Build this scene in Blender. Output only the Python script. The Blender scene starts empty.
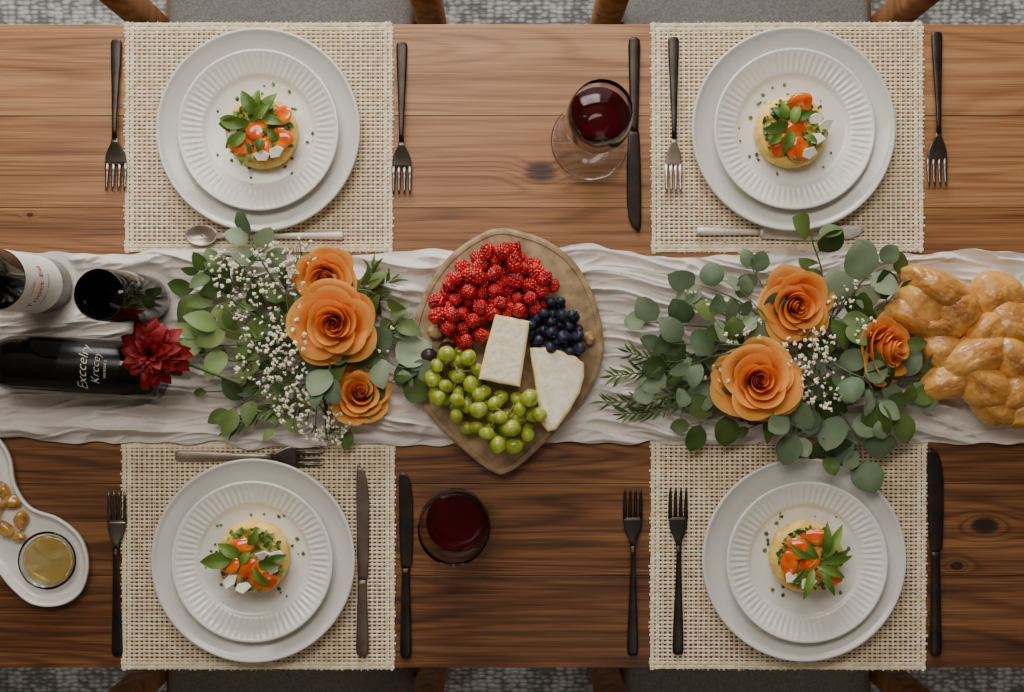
import bpy, bmesh, math, random
from mathutils import Vector, Matrix, noise, Euler
random.seed(7)
S=0.00135; H=1.5; TZ=0.75
R=random.uniform
pi=math.pi
def W(px,py,h=0.0):
    k=S*(H-h)/H
    return Vector(((px-512)*k,(346-py)*k,TZ+h))
def lin(c):
    o=[]
    for v in c:
        v=v/255.0
        o.append(v/12.92 if v<=0.04045 else ((v+0.055)/1.055)**2.4)
    return (o[0],o[1],o[2],1)
# ------------------------------------------------------------ materials
def M(name,c1,c2=None,scale=10,detail=3,rough=.5,metal=0,bump=0,bscale=None,trans=0,sss=0,ior=1.45,attr=False,stretch=(1,1,1),coat=0,transl=0,sheen=0,amix=.35,spec=.5,bdist=.002):
    m=bpy.data.materials.new(name); m.use_nodes=True
    nt=m.node_tree; N=nt.nodes; L=nt.links
    b=N['Principled BSDF']
    c2=c2 or c1
    tc=N.new('ShaderNodeTexCoord'); mp=N.new('ShaderNodeMapping'); mp.inputs['Scale'].default_value=stretch
    L.new(tc.outputs['Object'],mp.inputs[0])
    nz=N.new('ShaderNodeTexNoise'); nz.inputs['Scale'].default_value=scale; nz.inputs['Detail'].default_value=detail
    L.new(mp.outputs[0],nz.inputs['Vector'])
    rp=N.new('ShaderNodeValToRGB')
    if attr:
        rp.color_ramp.elements[0].position=0; rp.color_ramp.elements[1].position=1
        at=N.new('ShaderNodeAttribute'); at.attribute_name='t'
        mx=N.new('ShaderNodeMix'); mx.inputs[0].default_value=amix
        L.new(at.outputs['Fac'],mx.inputs[2]); L.new(nz.outputs['Fac'],mx.inputs[3])
        L.new(mx.outputs[0],rp.inputs[0])
    else:
        rp.color_ramp.elements[0].position=.36; rp.color_ramp.elements[1].position=.64
        L.new(nz.outputs['Fac'],rp.inputs[0])
    rp.color_ramp.elements[0].color=lin(c1); rp.color_ramp.elements[1].color=lin(c2)
    L.new(rp.outputs[0],b.inputs['Base Color'])
    b.inputs['Roughness'].default_value=rough; b.inputs['Metallic'].default_value=metal
    b.inputs['Transmission Weight'].default_value=trans; b.inputs['IOR'].default_value=ior
    b.inputs['Coat Weight'].default_value=coat; b.inputs['Sheen Weight'].default_value=sheen
    b.inputs['Specular IOR Level'].default_value=spec
    if sss:
        b.inputs['Subsurface Weight'].default_value=sss
        b.inputs['Subsurface Scale'].default_value=.004
    if bump:
        n2=N.new('ShaderNodeTexNoise'); n2.inputs['Scale'].default_value=bscale or scale*3; n2.inputs['Detail'].default_value=4
        L.new(mp.outputs[0],n2.inputs['Vector'])
        bp=N.new('ShaderNodeBump'); bp.inputs['Strength'].default_value=bump; bp.inputs['Distance'].default_value=bdist
        L.new(n2.outputs['Fac'],bp.inputs['Height']); L.new(bp.outputs[0],b.inputs['Normal'])
    if transl:
        out=N['Material Output']; t=N.new('ShaderNodeBsdfTranslucent'); ms=N.new('ShaderNodeMixShader')
        L.new(rp.outputs[0],t.inputs[0]); ms.inputs[0].default_value=transl
        L.new(b.outputs[0],ms.inputs[1]); L.new(t.outputs[0],ms.inputs[2]); L.new(ms.outputs[0],out.inputs[0])
    return m

def wood_table(name,knots_and_shadow=True,dark=1.0):
    m=bpy.data.materials.new(name); m.use_nodes=True
    nt=m.node_tree; N=nt.nodes; L=nt.links; b=N['Principled BSDF']
    def math_(op,a,b_=None,c=None):
        n=N.new('ShaderNodeMath'); n.operation=op
        for i,v in enumerate((a,b_,c)):
            if v is None: continue
            if isinstance(v,(int,float)): n.inputs[i].default_value=v
            else: L.new(v,n.inputs[i])
        return n.outputs[0]
    tc=N.new('ShaderNodeTexCoord'); sp=N.new('ShaderNodeSeparateXYZ'); L.new(tc.outputs['Object'],sp.inputs[0])
    x,y=sp.outputs[0],sp.outputs[1]
    pl=math_('FLOOR',math_('DIVIDE',math_('ADD',y,.4345),.1242))
    wn=N.new('ShaderNodeTexWhiteNoise'); wn.noise_dimensions='1D'; L.new(math_('ADD',pl,.37),wn.inputs['W'])
    rnd=wn.outputs['Value']
    cx=N.new('ShaderNodeCombineXYZ')
    L.new(math_('ADD',math_('MULTIPLY',x,.7),math_('MULTIPLY',rnd,30)),cx.inputs[0])
    L.new(math_('MULTIPLY',y,11),cx.inputs[1])
    n1=N.new('ShaderNodeTexNoise'); n1.inputs['Scale'].default_value=1; n1.inputs['Detail'].default_value=1.0; L.new(cx.outputs[0],n1.inputs['Vector'])
    f=n1.outputs['Fac']; kd=None
    if knots_and_shadow:
        for (kx,ky,kr) in ((541,172,.0135),(985,525,.0105),(957,566,.0055),(30,215,.003)):  # first oval is a shadow painted into the wood; the rest are knots
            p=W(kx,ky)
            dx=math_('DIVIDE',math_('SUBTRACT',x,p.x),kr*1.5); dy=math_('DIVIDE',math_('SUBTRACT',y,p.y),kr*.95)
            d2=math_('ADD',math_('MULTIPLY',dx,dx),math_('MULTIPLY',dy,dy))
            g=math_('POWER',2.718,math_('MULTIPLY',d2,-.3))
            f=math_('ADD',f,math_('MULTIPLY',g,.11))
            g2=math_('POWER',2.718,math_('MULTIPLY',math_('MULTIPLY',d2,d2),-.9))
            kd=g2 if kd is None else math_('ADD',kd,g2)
    ring=math_('ADD',math_('MULTIPLY',math_('SINE',math_('MULTIPLY',f,130)),.5),.5)
    cf=N.new('ShaderNodeCombineXYZ'); L.new(math_('MULTIPLY',x,9),cf.inputs[0]); L.new(math_('MULTIPLY',y,480),cf.inputs[1]); L.new(rnd,cf.inputs[2])
    n2=N.new('ShaderNodeTexNoise'); n2.inputs['Scale'].default_value=1; n2.inputs['Detail'].default_value=3; L.new(cf.outputs[0],n2.inputs['Vector'])
    cg=N.new('ShaderNodeCombineXYZ'); L.new(math_('MULTIPLY',x,1.2),cg.inputs[0]); L.new(math_('MULTIPLY',y,60),cg.inputs[1]); L.new(math_('MULTIPLY',rnd,9),cg.inputs[2])
    n3=N.new('ShaderNodeTexNoise'); n3.inputs['Scale'].default_value=1; n3.inputs['Detail'].default_value=6; L.new(cg.outputs[0],n3.inputs['Vector'])
    v=math_('ADD',math_('MULTIPLY',math_('POWER',ring,3.0),.11),math_('MULTIPLY',n2.outputs['Fac'],.45))
    v=math_('ADD',v,math_('MULTIPLY',n3.outputs['Fac'],.58))
    v=math_('ADD',v,math_('MULTIPLY',math_('SUBTRACT',rnd,.5),.17))
    v=math_('ADD',v,math_('MULTIPLY',y,-.22))  # window sheen painted in: far side lighter, near side darker, plus richer near planks
    v=math_('ADD',v,.055)
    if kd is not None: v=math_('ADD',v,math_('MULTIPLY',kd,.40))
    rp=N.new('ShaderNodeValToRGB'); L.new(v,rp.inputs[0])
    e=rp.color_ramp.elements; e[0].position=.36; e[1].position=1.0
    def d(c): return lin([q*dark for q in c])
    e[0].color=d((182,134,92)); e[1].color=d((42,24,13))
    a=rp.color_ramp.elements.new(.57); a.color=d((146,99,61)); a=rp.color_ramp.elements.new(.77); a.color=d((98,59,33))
    L.new(rp.outputs[0],b.inputs['Base Color'])
    b.inputs['Roughness'].default_value=.44; b.inputs['Specular IOR Level'].default_value=.5
    bp=N.new('ShaderNodeBump'); bp.inputs['Strength'].default_value=.3; bp.inputs['Distance'].default_value=.001; bp.invert=True
    L.new(v,bp.inputs['Height']); L.new(bp.outputs[0],b.inputs['Normal'])
    return m

def rug_mat():
    m=bpy.data.materials.new('rug_weave'); m.use_nodes=True
    nt=m.node_tree; N=nt.nodes; L=nt.links; b=N['Principled BSDF']
    tc=N.new('ShaderNodeTexCoord'); mp=N.new('ShaderNodeMapping'); mp.inputs['Scale'].default_value=(.55,1,1); L.new(tc.outputs['Object'],mp.inputs[0])
    v=N.new('ShaderNodeTexVoronoi'); v.inputs['Scale'].default_value=115; v.inputs['Randomness'].default_value=.55; L.new(mp.outputs[0],v.inputs['Vector'])
    n=N.new('ShaderNodeTexNoise'); n.inputs['Scale'].default_value=30; n.inputs['Detail'].default_value=2; L.new(tc.outputs['Object'],n.inputs['Vector'])
    mx=N.new('ShaderNodeMath'); mx.operation='MULTIPLY_ADD'; L.new(v.outputs['Distance'],mx.inputs[0]); mx.inputs[1].default_value=-.8; L.new(n.outputs['Fac'],mx.inputs[2])
    rp=N.new('ShaderNodeValToRGB'); rp.color_ramp.elements[0].position=-.0; rp.color_ramp.elements[1].position=.42
    rp.color_ramp.elements[0].color=lin((112,112,112)); rp.color_ramp.elements[1].color=lin((192,191,188))
    L.new(mx.outputs[0],rp.inputs[0]); L.new(rp.outputs[0],b.inputs['Base Color']); b.inputs['Roughness'].default_value=.95
    bp=N.new('ShaderNodeBump'); bp.inputs['Strength'].default_value=.6; bp.inputs['Distance'].default_value=.005
    L.new(mx.outputs[0],bp.inputs['Height']); L.new(bp.outputs[0],b.inputs['Normal'])
    return m

def glass(name,c=(255,255,255),rough=0.0,ior=1.45):
    return M(name,c,rough=rough,trans=1,ior=ior)

# ------------------------------------------------------------ mesh builder
class MB:
    def __init__(s): s.v=[]; s.f=[]; s.t=[]; s.mi=[]
    def add(s,vf,mat=None,t=0.0,mi=0):
        v,f=vf; o=len(s.v)
        for i,p in enumerate(v):
            p=Vector(p); s.v.append(mat@p if mat is not None else p)
            s.t.append(t[i] if isinstance(t,(list,tuple)) else t)
        for q in f: s.f.append([a+o for a in q]); s.mi.append(mi)
        return s
    def mesh(s,name,mats,smooth=True):
        me=bpy.data.meshes.new(name); me.from_pydata([tuple(p) for p in s.v],[],s.f)
        for m in (mats if isinstance(mats,(list,tuple)) else [mats]): me.materials.append(m)
        a=me.attributes.new('t','FLOAT','POINT'); a.data.foreach_set('value',s.t)
        me.polygons.foreach_set('material_index',s.mi)
        me.polygons.foreach_set('use_smooth',[smooth]*len(s.f))
        me.update(); return me
def link(o): bpy.context.scene.collection.objects.link(o); return o
def top(name,label,cat,loc=(0,0,0),rz=0,me=None,rot=None,**kw):
    o=bpy.data.objects.new(name,me); link(o); o.location=loc; o.rotation_euler=rot or (0,0,rz)
    o['label']=label; o['category']=cat
    if me is None: o.empty_display_size=.05
    for k,v in kw.items(): o[k]=v
    return o
def part(name,parent,me,loc=(0,0,0),rot=(0,0,0),label=None,**kw):
    o=bpy.data.objects.new(name,me); link(o); o.parent=parent; o.location=loc; o.rotation_euler=rot
    if label: o['label']=label
    for k,v in kw.items(): o[k]=v
    return o
def clone(root,loc,rz=None,label=None,rot=None):
    mp={}
    for o in [root]+list(root.children_recursive):
        n=o.copy(); link(n); mp[o]=n
    for o,n in mp.items():
        if o is not root: n.parent=mp[o.parent]
    r=mp[root]; r.location=loc
    if rz is not None: r.rotation_euler=(0,0,rz)
    if rot is not None: r.rotation_euler=rot
    if label: r['label']=label
    return r
def bevel(o,w,seg=3):
    m=o.modifiers.new('bevel','BEVEL'); m.width=w; m.segments=seg; m.limit_method='ANGLE'; m.angle_limit=math.radians(40)
# ---- primitives
def box(x0,x1,y0,y1,z0,z1):
    return ([(x0,y0,z0),(x1,y0,z0),(x1,y1,z0),(x0,y1,z0),(x0,y0,z1),(x1,y0,z1),(x1,y1,z1),(x0,y1,z1)],
            [(3,2,1,0),(4,5,6,7),(0,1,5,4),(1,2,6,5),(2,3,7,6),(3,0,4,7)])
def lathe(prof,seg=64,zf=None,rf=None):
    v=[];f=[];rows=[]
    for r,z in prof:
        if r<1e-6: rows.append([len(v)]); v.append((0,0,z))
        else:
            row=[]
            for i in range(seg):
                a=2*pi*i/seg
                rr=r*(rf(a,r,z) if rf else 1); zz=z+(zf(a,r,z) if zf else 0)
                row.append(len(v)); v.append((rr*math.cos(a),rr*math.sin(a),zz))
            rows.append(row)
    for A,B in zip(rows,rows[1:]):
        if len(A)==1 and len(B)==1: continue
        for i in range(seg):
            j=(i+1)%seg
            if len(A)==1: f.append((A[0],B[j],B[i]))
            elif len(B)==1: f.append((A[i],A[j],B[0]))
            else: f.append((A[i],A[j],B[j],B[i]))
    return v,f
def loft(st,seg=10,pw=.7):
    v=[];f=[]
    for (y,x,w,t,z) in st:
        for i in range(seg):
            a=2*pi*i/seg; c=math.cos(a); s=math.sin(a)
            v.append((x+w*math.copysign(abs(c)**pw,c),y,z+t*math.copysign(abs(s)**pw,s)))
    n=len(st)
    for k in range(n-1):
        for i in range(seg):
            j=(i+1)%seg; f.append((k*seg+i,(k+1)*seg+i,(k+1)*seg+j,k*seg+j))
    f.append(tuple(range(seg))); f.append(tuple((n-1)*seg+i for i in reversed(range(seg))))
    return v,f
def tube(pts,rad,seg=6):
    v=[];f=[];n=len(pts); pts=[Vector(p) for p in pts]
    for k,p in enumerate(pts):
        t=(pts[min(k+1,n-1)]-pts[max(k-1,0)]).normalized()
        u=t.cross(Vector((.13,.21,.97)));
        if u.length<.05: u=t.cross(Vector((1,0,0)))
        u.normalize(); w=t.cross(u)
        r=rad[k] if isinstance(rad,(list,tuple)) else rad
        for i in range(seg):
            a=2*pi*i/seg; v.append(p+u*math.cos(a)*r+w*math.sin(a)*r)
    for k in range(n-1):
        for i in range(seg):
            j=(i+1)%seg; f.append((k*seg+i,k*seg+j,(k+1)*seg+j,(k+1)*seg+i))
    f.append(tuple(reversed(range(seg)))); f.append(tuple((n-1)*seg+i for i in range(seg)))
    return v,f
_ico={}
def ico(sub=2):
    if sub not in _ico:
        bm=bmesh.new(); bmesh.ops.create_icosphere(bm,subdivisions=sub,radius=1)
        _ico[sub]=([v.co.copy() for v in bm.verts],[[v.index for v in f.verts] for f in bm.faces]); bm.free()
    return _ico[sub]
def TRS(loc,rot=(0,0,0),sc=(1,1,1)):
    return Matrix.Translation(loc)@Euler(rot).to_matrix().to_4x4()@Matrix.Diagonal((sc[0],sc[1],sc[2],1))
def catmull(P,n=8,closed=False):
    P=[Vector(p) for p in P]; out=[]; m=len(P)
    rng=range(m if closed else m-1)
    for i in rng:
        g=(lambda k:P[k%m]) if closed else (lambda k:P[min(max(k,0),m-1)])
        a,b,c,d=g(i-1),g(i),g(i+1),g(i+2)
        for j in range(n):
            t=j/n
            out.append(.5*((2*b)+(c-a)*t+(2*a-5*b+4*c-d)*t*t+(3*b-a-3*c+d)*t**3))
    if not closed: out.append(P[-1])
    return out
def prism(out,levels):
    n=len(out); v=[];f=[]
    nor=[]
    for i in range(n):
        t=(out[(i+1)%n]-out[i-1]).normalized(); nor.append(Vector((t.y,-t.x)))
    ar=sum(out[i].x*out[(i+1)%n].y-out[(i+1)%n].x*out[i].y for i in range(n))
    sg=-1 if ar>0 else 1
    for ins,z in levels:
        for i in range(n):
            p=out[i]+nor[i]*ins*sg; v.append((p.x,p.y,z))
    for k in range(len(levels)-1):
        for i in range(n):
            j=(i+1)%n; f.append((k*n+i,k*n+j,(k+1)*n+j,(k+1)*n+i))
    f.append(tuple(reversed(range(n)))); f.append(tuple((len(levels)-1)*n+i for i in range(n)))
    return v,f
def fixn(me):
    bm=bmesh.new(); bm.from_mesh(me); bmesh.ops.recalc_face_normals(bm,faces=bm.faces); bm.to_mesh(me); bm.free(); return me
def leaf(L,wd,p=.9,q=.8,fold=.25,curl=.15,nv=7,nu=4,wav=0):
    v=[];f=[]
    for j in range(nv+1):
        t=j/nv; w=wd*max(math.sin(pi*min(1,t**p)),0)**q+.0004
        for i in range(nu+1):
            u=i/nu*2-1
            v.append((L*t,u*w,fold*abs(u)*w-curl*L*(t-.4)**2+wav*math.sin(t*9+u*3)*wd))
    for j in range(nv):
        for i in range(nu):
            a=j*(nu+1)+i; f.append((a,a+1,a+nu+2,a+nu+1))
    return v,f

# ------------------------------------------------------------ material instances
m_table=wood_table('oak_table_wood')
m_chairwood=M('warm_chair_wood',(176,128,84),(144,98,62),scale=4,stretch=(12,1,12),rough=.45,bump=.1)
m_cushion=M('grey_seat_fabric',(156,155,154),(134,133,132),scale=300,rough=.95,bump=.5,bscale=700)
m_rug=rug_mat()
m_floor=M('dark_floor',(70,60,52),(55,46,40),scale=3,rough=.6)
m_mat=M('woven_straw_fibre',(248,234,204),(224,206,172),scale=90,rough=.85,bump=.3,bscale=600)
m_plate=M('white_glazed_ceramic',(238,236,229),(232,230,222),scale=5,rough=.18,coat=.35)
m_plate2=M('white_satin_ceramic',(222,220,213),(215,213,206),scale=5,rough=.22,coat=.3)
m_gun=M('gunmetal_steel',(70,62,56),(52,47,43),scale=30,rough=.38,metal=.8)
m_gunhead=M('polished_gunmetal',(120,112,104),(92,85,79),scale=30,rough=.28,metal=.9)
m_satin=M('satin_steel',(186,172,158),(160,148,136),scale=30,rough=.36,metal=.8)
m_pale=M('pale_satin_steel',(232,222,210),(214,204,192),scale=30,rough=.4,metal=.45)
m_brown=M('warm_grey_steel',(128,114,100),(108,96,85),scale=30,rough=.42,metal=.7)
m_glass=glass('clear_glass')
m_smoke=M('smoky_dark_glass',(16,15,15),rough=.05,trans=.1,coat=.4)
m_wine=M('red_wine',(84,8,16),(64,5,10),rough=.03,trans=.35,ior=1.34)
m_wine2=M('dark_red_wine',(16,3,5),rough=.06)
m_bottle=M('dark_bottle_glass',(10,10,10),(7,7,7),rough=.10,coat=.25,spec=.4)
m_foil=M('black_foil_cap',(20,18,18),rough=.3,metal=.4)
m_paper=M('white_paper_label',(246,243,236),(240,236,228),scale=60,rough=.7)
m_red=M('red_print',(190,24,16),rough=.6)
m_dkprint=M('dark_print',(80,50,46),rough=.6)
m_whprint=M('pale_print',(200,194,180),rough=.5)
m_board=M('speckled_tan_board',(174,148,114),(136,112,82),scale=60,detail=6,rough=.36,bump=.15,bscale=90)
m_cheese=M('pale_cheese_paste',(252,236,184),(244,222,158),scale=60,rough=.45,sss=.2,bump=.2,bscale=140)
m_rind=M('bloomy_white_rind',(252,245,226),(236,224,192),scale=90,rough=.7,bump=.4,bscale=170)
m_rasp=M('raspberry_red',(222,26,20),(130,2,10),scale=110,rough=.2,sss=.15,coat=.5)
m_blue=M('blueberry_skin',(56,60,86),(14,16,30),scale=120,rough=.45)
m_grape=M('green_grape_skin',(216,224,100),(166,184,50),scale=60,rough=.12,sss=.4,trans=.45,coat=.4)
m_gstem=M('grape_stem_green',(150,140,74),(110,96,50),scale=60,rough=.7)
m_nut=M('walnut_shell',(204,168,118),(150,112,72),scale=120,rough=.7,bump=.6,bscale=260)
m_fig=M('dark_olive_skin',(64,40,44),(36,24,30),scale=60,rough=.35)
m_rose=M('peach_orange_petal',(236,104,2),(255,196,104),scale=50,rough=.65,attr=True,amix=.12,transl=.28,bump=.1,bscale=120,spec=.2)
m_dahlia=M('crimson_petal',(56,0,4),(158,3,9),scale=50,rough=.55,attr=True,amix=.15,transl=.12)
m_euc=M('silver_green_leaf',(62,88,56),(164,182,148),scale=40,rough=.55,attr=True,amix=.25,transl=.15,spec=.4)
m_green=M('deep_green_leaf',(36,60,24),(112,134,66),scale=40,rough=.5,attr=True,amix=.25,transl=.18)
m_lime=M('light_green_leaf',(90,122,60),(158,178,108),scale=40,rough=.5,attr=True,amix=.25,transl=.2)
m_stem=M('green_stem',(92,112,60),(76,88,50),scale=50,rough=.6)
m_bb=M('white_blossom',(255,252,230),(240,234,200),scale=120,rough=.7)
m_tart=M('baked_egg_tart',(250,218,124),(238,188,84),scale=70,rough=.45,sss=.2,bump=.5,bscale=160)
m_tartop=M('herbed_tart_top',(244,212,112),(140,136,44),scale=95,rough=.4,bump=.8,bscale=200)
m_tom=M('roast_tomato',(224,70,0),(248,138,36),scale=45,rough=.10,coat=.8,sss=.1)
m_feta=M('white_feta',(252,248,236),(242,236,216),scale=140,rough=.5,bump=.2,bscale=300)
m_herb=M('fresh_basil',(36,70,18),(120,154,60),scale=60,rough=.4,attr=True,amix=.3,transl=.18)
m_honey=M('pale_oil_dip',(250,232,170),(240,208,120),scale=50,rough=.04,trans=.75,coat=.8)
m_gold=M('golden_glazed_pastry',(252,206,110),(176,104,24),scale=50,rough=.05,coat=1,trans=.55)
m_bread=M('golden_bread_crust',(240,180,92),(128,52,8),scale=30,detail=5,rough=.36,attr=True,amix=.34,coat=.35,bump=.4,bscale=60)
m_run=M('gauzy_linen',(236,228,220),(222,213,205),scale=30,rough=.95,transl=.10,bump=.45,bscale=130,stretch=(.3,1,1),bdist=.002)
m_wall=M('warm_grey_wall',(160,152,140),(154,146,134),scale=3,rough=.9)

# ------------------------------------------------------------ setting
def struct(name,me,label=None):
    o=bpy.data.objects.new(name,me); link(o); o['kind']='structure'
    if label: o['label']=label
    return o
struct('floor',MB().add(box(-3,3,-3,3,-.05,0)).mesh('floor',m_floor,False),'dark floor under the rug')
RH=2.8
struct('ceiling',MB().add(box(-3.1,3.1,-3.1,3.1,RH,RH+.1)).mesh('ceiling',m_wall,False))
struct('wall_south',MB().add(box(-3.1,3.1,-3.1,-3,0,RH)).mesh('wall_south',m_wall,False))
struct('wall_west',MB().add(box(-3.1,-3,-3,3,0,RH)).mesh('wall_west',m_wall,False))
struct('wall_east',MB().add(box(3,3.1,-3,3,0,RH)).mesh('wall_east',m_wall,False))
struct('wall_north',MB().add(box(-3.1,-1.5,3,3.1,0,RH)).add(box(1.5,3.1,3,3.1,0,RH)).add(box(-1.5,1.5,3,3.1,0,.8)).add(box(-1.5,1.5,3,3.1,2.4,RH)).mesh('wall_north',m_wall,False))
fr=MB().add(box(-1.5,1.5,3.0,3.06,.8,.86)).add(box(-1.5,1.5,3.0,3.06,2.34,2.4))
for x in (-1.5,-.53,.47,1.44): fr.add(box(x,x+.06,3.0,3.06,.86,2.34))
struct('window_1',fr.mesh('window_frame',m_plate,False))
me=MB().add(box(-2.2,2.2,-1.9,1.9,0,.012)).mesh('rug',m_rug,False)
rug=top('rug','soft grey looped wool rug under the table and chairs','rug',(0,0,.0005),me=me); bevel(rug,.005)

# table
table=top('dining_table','long rectangular warm brown wooden plank dining table','table',(0,0,0))
b=MB(); y0=-.4347; pw=.1242
for i in range(7):
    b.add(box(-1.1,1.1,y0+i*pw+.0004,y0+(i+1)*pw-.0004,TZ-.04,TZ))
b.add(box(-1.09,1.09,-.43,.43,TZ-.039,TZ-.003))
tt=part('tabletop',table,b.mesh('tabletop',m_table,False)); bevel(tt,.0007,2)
m_tleg=wood_table('table_leg_wood',False,.8)
ap=MB().add(box(-1.0,1.0,-.37,-.345,TZ-.12,TZ-.04)).add(box(-1.0,1.0,.345,.37,TZ-.12,TZ-.04)).add(box(-1.0,-.975,-.345,.345,TZ-.12,TZ-.04)).add(box(.975,1.0,-.345,.345,TZ-.12,TZ-.04))
part('apron',table,ap.mesh('apron',m_tleg,False))
lm=MB().add(box(-.035,.035,-.035,.035,.0125,TZ-.04)).mesh('table_leg',m_tleg,False)
for sx in (-1.02,1.02):
    for sy in (-.37,.37):
        l=part('leg',table,lm,(sx,sy,0)); bevel(l,.004)

# chairs
def chair():
    c=top('dining_chair','wooden armchair with light grey upholstered seat tucked under table','chair',(0,0,.0125),group='armchairs around the dining table')
    s=part('seat_cushion',c,MB().add(box(-.198,.198,-.23,.23,.40,.455)).mesh('seat_cushion',m_cushion,True),label='light grey fabric cushion'); bevel(s,.02,5)
    fr=MB().add(box(-.205,.205,-.215,-.185,.34,.40)).add(box(-.205,.205,.185,.215,.34,.40)).add(box(-.215,-.185,-.2,.2,.34,.40)).add(box(.185,.215,-.2,.2,.34,.40))
    f=part('seat_frame',c,fr.mesh('seat_frame',m_chairwood,False)); bevel(f,.004)
    fl=fixn(MB().add(loft([(0,0,.016,.016,0),(.3,0,.021,.021,0),(.64,0,.024,.021,0)],12,.5),Matrix.Rotation(pi/2,4,'X')).mesh('chair_leg',m_chairwood))
    rl=fixn(MB().add(loft([(0,0,.016,.016,0),(.4,0,.022,.022,0),(.86,0,.016,.018,.0)],12,.5),Matrix.Rotation(pi/2,4,'X')).mesh('chair_rear_leg',m_chairwood))
    for sx in (-.229,.229):
        part('leg',c,fl,(sx,-.2,0)); part('leg',c,rl,(sx,.22,0))
        a=part('armrest',c,MB().add(box(-.025,.025,-.225,.2,.64,.662)).mesh('armrest',m_chairwood,False),(sx,0,0)); bevel(a,.008)
    bb=MB()
    for z in (.56,.66,.76): bb.add(box(-.21,.21,.21,.228,z,z+.06))
    r=part('backrest',c,bb.mesh('backrest',m_chairwood,False)); bevel(r,.006)
    return c
ch=chair(); ch.location=(-.358,.725,.0125)
clone(ch,(.380,.725,.0125))
clone(ch,(-.358,-.735,.0125),rz=pi)
clone(ch,(.380,-.735,.0125),rz=pi)

# ------------------------------------------------------------ placemats
def placemat_mesh(w,d):
    b=MB(); nr=58; nc=54; pr=d/nr; pc=w/nc
    def strand(along,pos,length,nseg,hw,hh,ph,seed):
        v=[];f=[];e0=R(-.001,.002); e1=R(-.001,.002); n=nseg
        for k in range(n+1):
            a=-length/2-e0+(length+e0+e1)*k/n
            off=noise.noise(Vector((a*14,seed*3.7,ph)))*.0005
            ww=hw*(1+.15*noise.noise(Vector((a*60,seed*5.1,2))))
            zz=.0010+.0004*math.cos(k*pi+ph)
            for (dx,dz) in ((-ww,0),(-ww*.6,hh),(ww*.6,hh),(ww,0)):
                if along=='x': v.append((a,pos+off+dx,zz+dz))
                else: v.append((pos+off+dx,a,zz+dz))
        for k in range(n):
            for i in range(3): f.append((k*4+i,(k+1)*4+i,(k+1)*4+i+1,k*4+i+1) if along=='y' else (k*4+i,k*4+i+1,(k+1)*4+i+1,(k+1)*4+i))
        b.add((v,f))
    for i in range(nr): strand('x',-d/2+pr*(i+.5),w,nc,pr*(.28 if 1<i<nr-2 else .48),.0006,pi*(i%2),i)
    for i in range(nc):
        wd_=.10 if 1<i<nc-2 else .24
        for s in (-.13,.13): strand('y',-w/2+pc*(i+.5+s),d,nr,pc*wd_,.0006,pi*((i+1)%2),i+100+s)
    return fixn(b.mesh('placemat',m_mat,True))
mats=[(259,137.5,268,229),(787,137.5,272,229),(258.5,554.5,273,229),(788,553,276,232)]
pm=placemat_mesh(271*S,229*S)
for i,(cx,cy,w,h) in enumerate(mats):
    o=top('placemat','rectangular open-weave cream straw placemat under a plate setting','placemat',W(cx,cy)+Vector((0,0,.0004)),rz=(0,.003,0,-.004)[i],me=pm,group='woven placemats')
    o.scale=(w/271,h/229,1)

# ------------------------------------------------------------ plates
PZ=.0030
big=fixn(MB().add(lathe([(0,.004),(.075,.004),(.079,.0),(.084,.0),(.088,.004),(.115,.010),(.134,.018),(.1358,.0196),(.1354,.0216),(.1338,.0222),(.1318,.0216),(.1300,.0198),(.126,.0180),(.118,.0150),(.104,.0100),(.096,.0084),(.088,.0078),(0,.0078)],128)).mesh('dinner_plate',m_plate2))
prof=[(0,.003),(.052,.003),(.055,0),(.059,0),(.063,.003),(.090,.010),(.105,.0165),(.1072,.0180),(.1060,.0191),(.1035,.0188),(.1025,.0180)]
for i in range(9):
    t=i/8; prof.append((.1015-.0255*t,.0178-.0078*t**.8))
prof+=[(.0745,.0088),(.072,.0070),(.069,.0062),(.0,.0060)]
def flute(a,r,z):
    if .0765<r<.1022 and z>.0085:
        return .0006*math.cos(a*72)*math.sin(pi*(r-.076)/(.1022-.076))**.4
    return 0
small=fixn(MB().add(lathe(prof,432,zf=flute)).mesh('side_plate',m_plate))
settings=[(259.5,131,0,0),(792,130,1,0),(254.5,559.5,-1,1),(802.5,558.5,3,2.5)]
tart_r=.0478
def build_tart(seed):
    rr=random.Random(seed)
    def rf(a,r,z): return 1+.04*noise.noise(Vector((math.cos(a)*2,math.sin(a)*2,seed)))+ .016*noise.noise(Vector((math.cos(a)*7,math.sin(a)*7,seed+z*90)))
    base=fixn(MB().add(lathe([(0,0),(.044,0),(.0468,.003),(tart_r,.011),(.0468,.018),(.042,.0225),(.036,.0242)],96,rf=rf)).mesh('tart_crust',m_tart))
    tp=MB(); v,f=lathe([(0,.0265),(.006,.0264),(.012,.0263),(.018,.0262),(.024,.026),(.028,.0258),(.032,.0255),(.036,.0246),(.0400,.0235)],96,rf=rf)
    v=[(x,y,z+.004*noise.noise(Vector((x*130,y*130,seed)))+.0025*noise.noise(Vector((x*330,y*330,seed)))) for x,y,z in v]
    tp.add((v,f)); return base,fixn(tp.mesh('tart_filling',m_tartop)),rr
def blob_mesh(name,mat,sx,sy,sz,amp,freq,seed,sub=3):
    v,f=ico(sub); vv=[]
    for p in v:
        n=1+amp*noise.noise(p*freq+Vector((seed,seed*2,0)))
        vv.append((p.x*sx*n,p.y*sy*n,p.z*sz*n))
    return MB().add((vv,f)).mesh(name,mat)
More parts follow.
